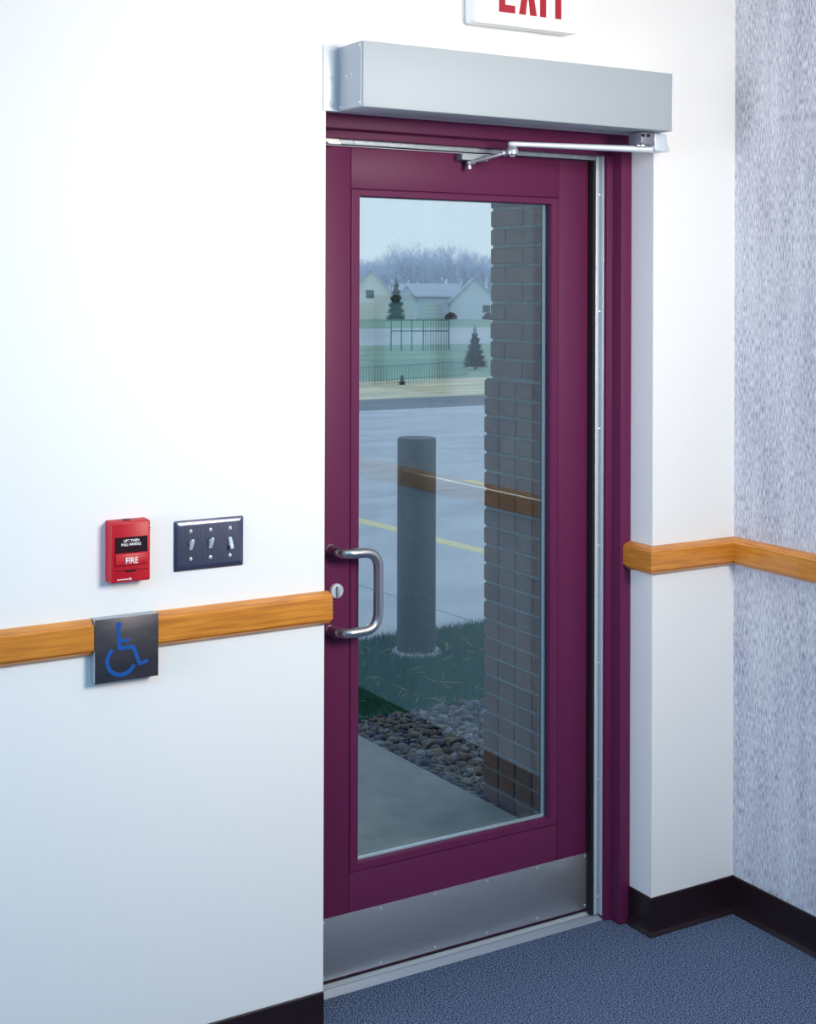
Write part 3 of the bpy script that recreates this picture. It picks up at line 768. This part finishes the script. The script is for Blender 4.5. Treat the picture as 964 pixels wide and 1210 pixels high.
# grass strip with the bollard
gr = MB().loft([[(edge_x(PBY1) + .001, PBY1 + .001, zz), (7.5, PBY1 + .001, zz), (7.5, 3.17, zz), (edge_x(3.17) + .001, 3.17, zz)] for zz in (-.12, -.012)])
gr = gr.thing('grass_strip', M['turf'], (3.5, 2.6, -.012), 'strip of green grass between pebble bed and road', 'grass', kind='structure')
gl = Vector(gr.location)
gv, gf = [], []
for i in range(42000):
    y = random.uniform(PBY1 - .012, 3.185); x = random.uniform(edge_x(y) + .004, 5.0)
    if (x - 3.447) ** 2 + (y - 2.85) ** 2 < .105 ** 2: continue
    if y < PBY1 + .03 and random.random() < .45: continue
    h = random.uniform(.020, .048); a_ = random.uniform(0, 6.28); wd = random.uniform(.0012, .0024); ln = random.uniform(0, .022); b_ = random.uniform(0, 6.28)
    n_ = len(gv)
    gv += [(x - wd * math.cos(a_), y - wd * math.sin(a_), -.014), (x + wd * math.cos(a_), y + wd * math.sin(a_), -.014), (x + ln * math.cos(b_), y + ln * math.sin(b_), -.014 + h)]
    gf.append((n_, n_ + 1, n_ + 2))
me = bpy.data.meshes.new('grass_blades'); me.from_pydata([Vector(p) - gl for p in gv], [], gf); me.materials.append(M['blade'])
o = bpy.data.objects.new('grass_blades', me); COL.objects.link(o); o.parent = gr; o['kind'] = 'stuff'
st_ = MB()
def stick(x, y, z0, ln, up, ang, r_=.0011):
    d = Vector((math.cos(ang) * math.cos(up), math.sin(ang) * math.cos(up), math.sin(up))) * ln
    p = Vector((x, y, z0)); side = Vector((-math.sin(ang), math.cos(ang), 0)) * ln * random.uniform(-.12, .12)
    st_.tube([p, p + d * .5 + side, p + d], [r_, r_, r_ * .5], 4)
for i in range(110):
    y = random.uniform(2.1, 3.1); stick(random.uniform(edge_x(y) + .06, 4.2), y, random.uniform(.005, .022), random.uniform(.03, .10), random.uniform(-.05, .5), random.uniform(0, 6.28))
for i in range(22):
    y = random.uniform(1.5, 2.1); stick(random.uniform(edge_x(y) + .05, 3.4), y, .006, random.uniform(.04, .11), random.uniform(-.02, .12), random.uniform(-.7, .9), .0014)
for i in range(16):
    stick(random.uniform(2.65, 2.71), random.uniform(1.13, 1.30), -.005, random.uniform(.04, .11), random.uniform(0, .9), random.uniform(0, 6.28), .0015)
for i in range(8):
    a_ = random.uniform(3.3, 6.0); stick(3.447 + .15 * math.cos(a_), 2.85 + .15 * math.sin(a_), .010, .07, .1, a_ + 1.5, .0016)
o = st_.thing('dry_straw', M['straw'], (3, 2, 0), 'dry straw bits scattered over grass and pebbles', 'straw', kind='stuff')

bo = empty('bollard', (3.447, 2.85, -.02), 'round dark grey steel bollard standing in the grass strip', 'bollard')
MB().lathe((3.447, 2.85, -.10), (0, 0, 1), [(.0925, 0), (.0925, 1.098), (.0915, 1.106), (.088, 1.111), (.0, 1.1145)], 40).build('post', M['bollard'], bo, smooth=True)
MB().lathe((3.447, 2.85, -.10), (0, 0, 1), [(.094, 0), (.118, 0), (.118, .096), (.114, .102), (.094, .103)], 32).build('concrete_collar', M['pale'], bo, smooth=True)

# road made of concrete panels
ROT = -.075
rd = MB().box(-40, 60, 3.16, 17.2, -.30, -.06).thing('road', M['joint'], (5, 9, -.06), 'wide grey concrete road with yellow painted lines', 'road', kind='structure')
def sk(x, y): return (x + ROT * y, y)
xs_ = [-22, -14, -8, -4, 0, 4.275, 9.0, 14, 20, 30, 45]; ys_ = [3.175, 7.4, 11.2, 14.9]
for i in range(len(xs_) - 1):
    for j in range(len(ys_) - 1):
        g_ = .006
        q = [sk(xs_[i] + g_, ys_[j] + g_), sk(xs_[i + 1] - g_, ys_[j] + g_), sk(xs_[i + 1] - g_, ys_[j + 1] - g_), sk(xs_[i] + g_, ys_[j + 1] - g_)]
        MB().loft([[(x, y, -.07) for x, y in q], [(x, y, -.012) for x, y in q]]).build('road_panel', M['road'], rd)
for (x0, y0), (x1, y1) in (((5.235, 3.9), (5.03, 7.0)), ((7.17, 3.9), (6.985, 7.85))):
    n_ = Vector((y1 - y0, x0 - x1)).normalized() * .060
    q = [(x0 + n_.x, y0 + n_.y), (x1 + n_.x, y1 + n_.y), (x1 - n_.x, y1 - n_.y), (x0 - n_.x, y0 - n_.y)]
    MB().loft([[(x, y, -.0125) for x, y in q], [(x, y, -.0095) for x, y in q]]).build('painted_line', M['yellow'], rd)
M['gutter'] = noise_color(mat('asphalt_gutter', (.16, .17, .19), .9), (.14, .15, .17), (.22, .23, .25), .8, (1, 3, 1), detail=6)
MB().box(-40, 60, 14.91, 16.7, -.07, -.010).build('gutter', M['gutter'], rd)

# ground beyond the road
def gz(y):
    pts_ = [(16.7, -.01), (23, -.01), (91.6, -2.4), (126, -2.1), (190, -2.6), (300, -2.6), (420, -2.6)]
    for (a_, za), (b_, zb) in zip(pts_, pts_[1:]):
        if y <= b_: return za + (zb - za) * (y - a_) / (b_ - a_)
    return -2.6
def strip(name, m_, y0, y1, label, cat, n_=6):
    ys2 = [y0 + (y1 - y0) * i / n_ for i in range(n_ + 1)]
    b = MB(); b.loft([[(-140, y, gz(y)), (480, y, gz(y)), (480, y, gz(y) - .4), (-140, y, gz(y) - .4)] for y in ys2])
    return b.thing(name, m_, (100, y0, gz(y0)), label, cat, kind='structure')
strip('verge', M['verge'], 16.7, 20.8, 'tan dry grass verge beyond the road', 'verge', 1)
strip('lawn', M['lawn'], 20.8, 91.6, 'pale green lawn sloping down beyond the tan verge', 'lawn', 8)
strip('driveway', M['pale'], 91.6, 126, 'pale concrete drive in front of the far houses', 'drive', 1)
strip('far_ground', M['lawn'], 126, 420, 'far lawn under the houses and trees', 'lawn', 4)

def dp(u, v_, zc):
    xr_ = (u - 482) / F; yr_ = (345.8 - v_) / F
    return CAM + (FW + RR * xr_ + UU * yr_) * zc

mk = dp(475, 456, 26); mk.z = gz(mk.y)
mkr = empty('marker_post', mk, 'tiny dark post standing on the tan verge', 'post')
MB().lathe(mk, (0, 0, 1), [(.055, -.02), (.055, .03), (.042, .06), (.034, .13), (.022, .17), (.0, .185)], 12).build('body', M['bollard'], mkr, smooth=True)
MB().lathe(mk, (0, 0, 1), [(.075, .045), (.075, .06)], 12).build('flange', M['bollard'], mkr)

# thin wire fence on the verge, railing on the lawn
f0 = dp(426, 440, 25.5); f1 = dp(552, 440, 28.0)
wf = empty('wire_fence', (f0.x, f0.y, gz(f0.y)), 'low thin wire fence along the back of the tan verge', 'fence')
wi = MB()
for k in range(41):
    t_ = k / 40; p = f0.lerp(f1, t_); p.z = gz(p.y)
    wi.cyl(p - Vector((0, 0, .02)), p + Vector((0, 0, .36)), .0045, n=4)
o = wi.build('upright_wires', M['rail_metal'], wf); o['kind'] = 'stuff'
for h in (.34, .08):
    p = f0.copy(); q = f1.copy(); p.z = gz(p.y) + h; q.z = gz(q.y) + h
    MB().cyl(p, q, .005, n=4).build('line_wire', M['rail_metal'], wf)
r0 = dp(462, 400, 70); r1 = dp(530, 400, 70)
ra = empty('railing', (r0.x, r0.y, gz(r0.y)), 'dark metal railing on the lawn in front of the houses', 'railing')
for t_ in (0, .18, .36, .56, 1):
    p = r0.lerp(r1, t_); g_ = gz(p.y)
    MB().cyl((p.x, p.y, g_ - .1), (p.x, p.y, 1.7 - 32 * 70 / F), .035, n=6).build('post', M['rail_metal'], ra)
for vv in (378, 391):
    a_, b_ = dp(462, vv, 70), dp(530, vv, 70)
    MB().cyl(a_, b_, .028, n=6).build('rail', M['rail_metal'], ra)
for k in range(9):
    p = r0.lerp(r1, .60 + k * .045); MB().cyl((p.x, p.y, gz(p.y)), (p.x, p.y, 1.7 - 32 * 70 / F), .016, n=5).build('baluster', M['rail_metal'], ra)

# evergreens: spiky boughs around a stem
def evergreen(name, base, h, w_, label, group=None, seed=1, n_=2600):
    rnd = random.Random(seed); base = Vector((base.x, base.y, gz(base.y)))
    root = empty(name, base, label, 'tree', group)
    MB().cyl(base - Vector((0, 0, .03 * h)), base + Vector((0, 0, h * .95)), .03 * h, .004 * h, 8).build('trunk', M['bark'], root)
    b = MB()
    for i in range(n_):
        t_ = 1 - math.sqrt(rnd.random()); z_ = h * (.04 + .96 * t_)
        a_ = rnd.uniform(0, 6.28); lay = .80 + .28 * math.sin(t_ * 42 + math.sin(a_ * 3))
        rad = w_ / 2 * (1 - t_) ** .85 * lay + .012 * h
        d = Vector((math.cos(a_), math.sin(a_), rnd.uniform(-.25, .35))); p0 = base + Vector((0, 0, z_)) + Vector((d.x, d.y, 0)) * rad * rnd.uniform(.2, .6)
        p1 = base + Vector((0, 0, z_)) + d * rad * rnd.uniform(.8, 1.1)
        s_ = Vector((-d.y, d.x, rnd.uniform(-.6, .6))).normalized() * .022 * h
        b.add([p0 - s_, p0 + s_, p1], [(0, 1, 2)])
    o_ = b.build('needles', M['needle'], root); o_['kind'] = 'stuff'
    return root
evergreen('evergreen', dp(561, 431, 33), 1.00, .62, 'small dark conical evergreen on the lawn, beside the brick wall edge', seed=3)
evergreen('evergreen', dp(468, 370, 205), 6.6, 3.0, 'dark evergreen between the cream house and the garage house', seed=5)

# houses
def house(loc, label, w_, eave, peak, depth, wall, doors=(), wins=(), gable=True, side=None):
    loc = Vector((loc.x, loc.y, gz(loc.y)))
    r_ = empty('house', loc, label, 'house', rz=-YAW)
    z0 = (0, 0, 0); hw = w_ / 2
    if gable:
        MB().prism([(-hw, -.3), (hw, -.3), (hw, eave), (0, peak - .25), (-hw, eave)], lambda p, t_: (p[0], depth * t_, p[1])).build('walls', wall, r_, off=z0)
        for s_ in (-1, 1):
            dx, dz_ = hw + .35, (peak - eave) * (hw + .35) / hw
            MB().prism([(0, peak), (s_ * dx, peak - dz_), (s_ * dx, peak - dz_ - .22), (0, peak - .22)], lambda p, t_: (p[0], -.4 + (depth + .8) * t_, p[1])).build('roof', M['roof'], r_, off=z0)
    else:
        MB().box(-hw, hw, 0, depth, -.3, eave).build('walls', wall, r_, off=z0)
        MB().prism([(-.4, eave - .05), (depth + .4, eave - .05), (depth / 2, peak)], lambda p, t_: (-hw - .4 + (w_ + .8) * t_, p[0], p[1])).build('roof', M['roof'], r_, off=z0)
    for x0, x1, z1 in doors:
        g_ = MB().box(x0, x1, -.05, .05, 0, z1).build('garage_door', M['garage'], r_, off=z0)
        for k in range(1, 4): MB().box(x0, x1, -.065, -.05, z1 * k / 4 - .03, z1 * k / 4 + .03).build('panel_joint', M['roof'], g_, off=z0)
    for x0, x1, z_0, z1 in wins:
        f_ = MB().box(x0 - .08, x1 + .08, -.06, .04, z_0 - .08, z1 + .08).build('window', M['white_plastic'], r_, off=z0)
        MB().box(x0, x1, -.075, -.055, z_0, z1).build('pane', M['pane'], f_, off=z0)
    return r_
house(dp(438, 378, 222), 'cream gabled house far left, beside the dark evergreen', 6.6, 4.2, 8.1, 9, M['siding_cream'], wins=[(-.8, .5, 3.4, 4.7)])
house(dp(505, 378, 240), 'low pale house with a wide garage door, middle of the far houses', 11.2, 3.6, 5.9, 9, M['siding'], doors=[(-1.5, 2.7, 2.6)], gable=False)
house(dp(480, 378, 222), 'narrow gabled garage standing before the low pale house', 3.3, 3.4, 5.5, 6, M['siding'], doors=[(-1.2, 1.2, 2.5)])
house(dp(561, 378, 220), 'pale gabled house with grey roof, far right beside the brick wall', 7.8, 2.9, 6.7, 11, M['siding'], wins=[(1.2, 2.4, 1.1, 2.3)])
def bush(p, r_, label, seed):
    rnd = random.Random(seed); b = MB(); c = Vector((p.x, p.y, gz(p.y)))
    root = empty('bush', c, label, 'bush')
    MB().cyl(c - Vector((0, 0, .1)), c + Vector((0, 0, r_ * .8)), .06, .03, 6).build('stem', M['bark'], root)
    for i in range(420):
        d = Vector((rnd.gauss(0, 1), rnd.gauss(0, 1), abs(rnd.gauss(0, 1)))).normalized() * r_ * rnd.uniform(.6, 1); q = c + d + Vector((0, 0, r_ * .25))
        s_ = Vector((rnd.gauss(0, 1), rnd.gauss(0, 1), rnd.gauss(0, 1))).normalized() * r_ * .2; e2 = s_.orthogonal().normalized() * r_ * .16
        b.add([q - s_, q + e2, q + s_, q - e2], [(0, 1, 2, 3)])
    o_ = b.build('leaves', M['shrub'], root); o_['kind'] = 'stuff'
bush(dp(533, 376, 212), .95, 'dark red bush left of the right hand house', 1)
bush(dp(577, 376, 212), .9, 'dark red bush in front of the right hand house, by the brick wall', 2)

# bare trees behind the houses
def bare_tree(seed):
    rnd = random.Random(seed); segs = [MB(), MB(), MB()]
    def grow(p, d, ln, r_, lev):
        q = p + d * ln
        b = segs[0] if lev == 0 else segs[1] if lev < 4 else segs[2]
        n_ = 6 if lev == 0 else 3
        if lev < 4: b.tube([p, q], [r_, r_ * .72], n_, cap=False)
        else:
            s_ = d.orthogonal().normalized() * r_
            b.add([p - s_, p + s_, q], [(0, 1, 2)])
        if lev >= 6: return
        for k in range(4 if lev in (0, 4, 5) else 3):
            ax = d.orthogonal().normalized(); ax.rotate(Matrix.Rotation(rnd.uniform(0, 6.28), 3, d))
            sp_ = rnd.uniform(.25, .75)
            nd = (d * math.cos(sp_) + ax * math.sin(sp_) + Vector((0, 0, .10))).normalized()
            grow(p.lerp(q, rnd.uniform(.65, 1) if lev else rnd.uniform(.75, 1)), nd, ln * rnd.uniform(.62, .86), r_ * .62, lev + 1)
    grow(Vector((0, 0, -.2)), Vector((rnd.uniform(-.06, .06), rnd.uniform(-.06, .06), 1)).normalized(), 4.2, .26, 0)
    out = []
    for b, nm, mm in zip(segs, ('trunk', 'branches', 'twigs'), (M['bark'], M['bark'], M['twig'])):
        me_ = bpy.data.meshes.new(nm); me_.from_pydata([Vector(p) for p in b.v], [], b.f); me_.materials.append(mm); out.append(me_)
    return out
TV = [bare_tree(s_) for s_ in (11, 12, 13, 14)]
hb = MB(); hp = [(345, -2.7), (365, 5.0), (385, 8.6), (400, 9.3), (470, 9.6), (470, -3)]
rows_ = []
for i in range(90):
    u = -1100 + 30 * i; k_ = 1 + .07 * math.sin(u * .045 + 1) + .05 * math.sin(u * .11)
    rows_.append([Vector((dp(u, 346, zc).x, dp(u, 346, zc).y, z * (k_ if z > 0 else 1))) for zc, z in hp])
hb.loft(rows_).thing('hillside', M['hill'], tuple(dp(490, 346, 345) * 1.0), 'wooded hillside, lavender distance haze in its colour, behind the bare trees', 'hill', kind='structure', smooth=True)
tr = random.Random(5)
ORD = ['first', 'second', 'third', 'fourth', 'fifth', 'sixth', 'seventh', 'eighth', 'ninth', 'tenth', 'eleventh', 'twelfth']
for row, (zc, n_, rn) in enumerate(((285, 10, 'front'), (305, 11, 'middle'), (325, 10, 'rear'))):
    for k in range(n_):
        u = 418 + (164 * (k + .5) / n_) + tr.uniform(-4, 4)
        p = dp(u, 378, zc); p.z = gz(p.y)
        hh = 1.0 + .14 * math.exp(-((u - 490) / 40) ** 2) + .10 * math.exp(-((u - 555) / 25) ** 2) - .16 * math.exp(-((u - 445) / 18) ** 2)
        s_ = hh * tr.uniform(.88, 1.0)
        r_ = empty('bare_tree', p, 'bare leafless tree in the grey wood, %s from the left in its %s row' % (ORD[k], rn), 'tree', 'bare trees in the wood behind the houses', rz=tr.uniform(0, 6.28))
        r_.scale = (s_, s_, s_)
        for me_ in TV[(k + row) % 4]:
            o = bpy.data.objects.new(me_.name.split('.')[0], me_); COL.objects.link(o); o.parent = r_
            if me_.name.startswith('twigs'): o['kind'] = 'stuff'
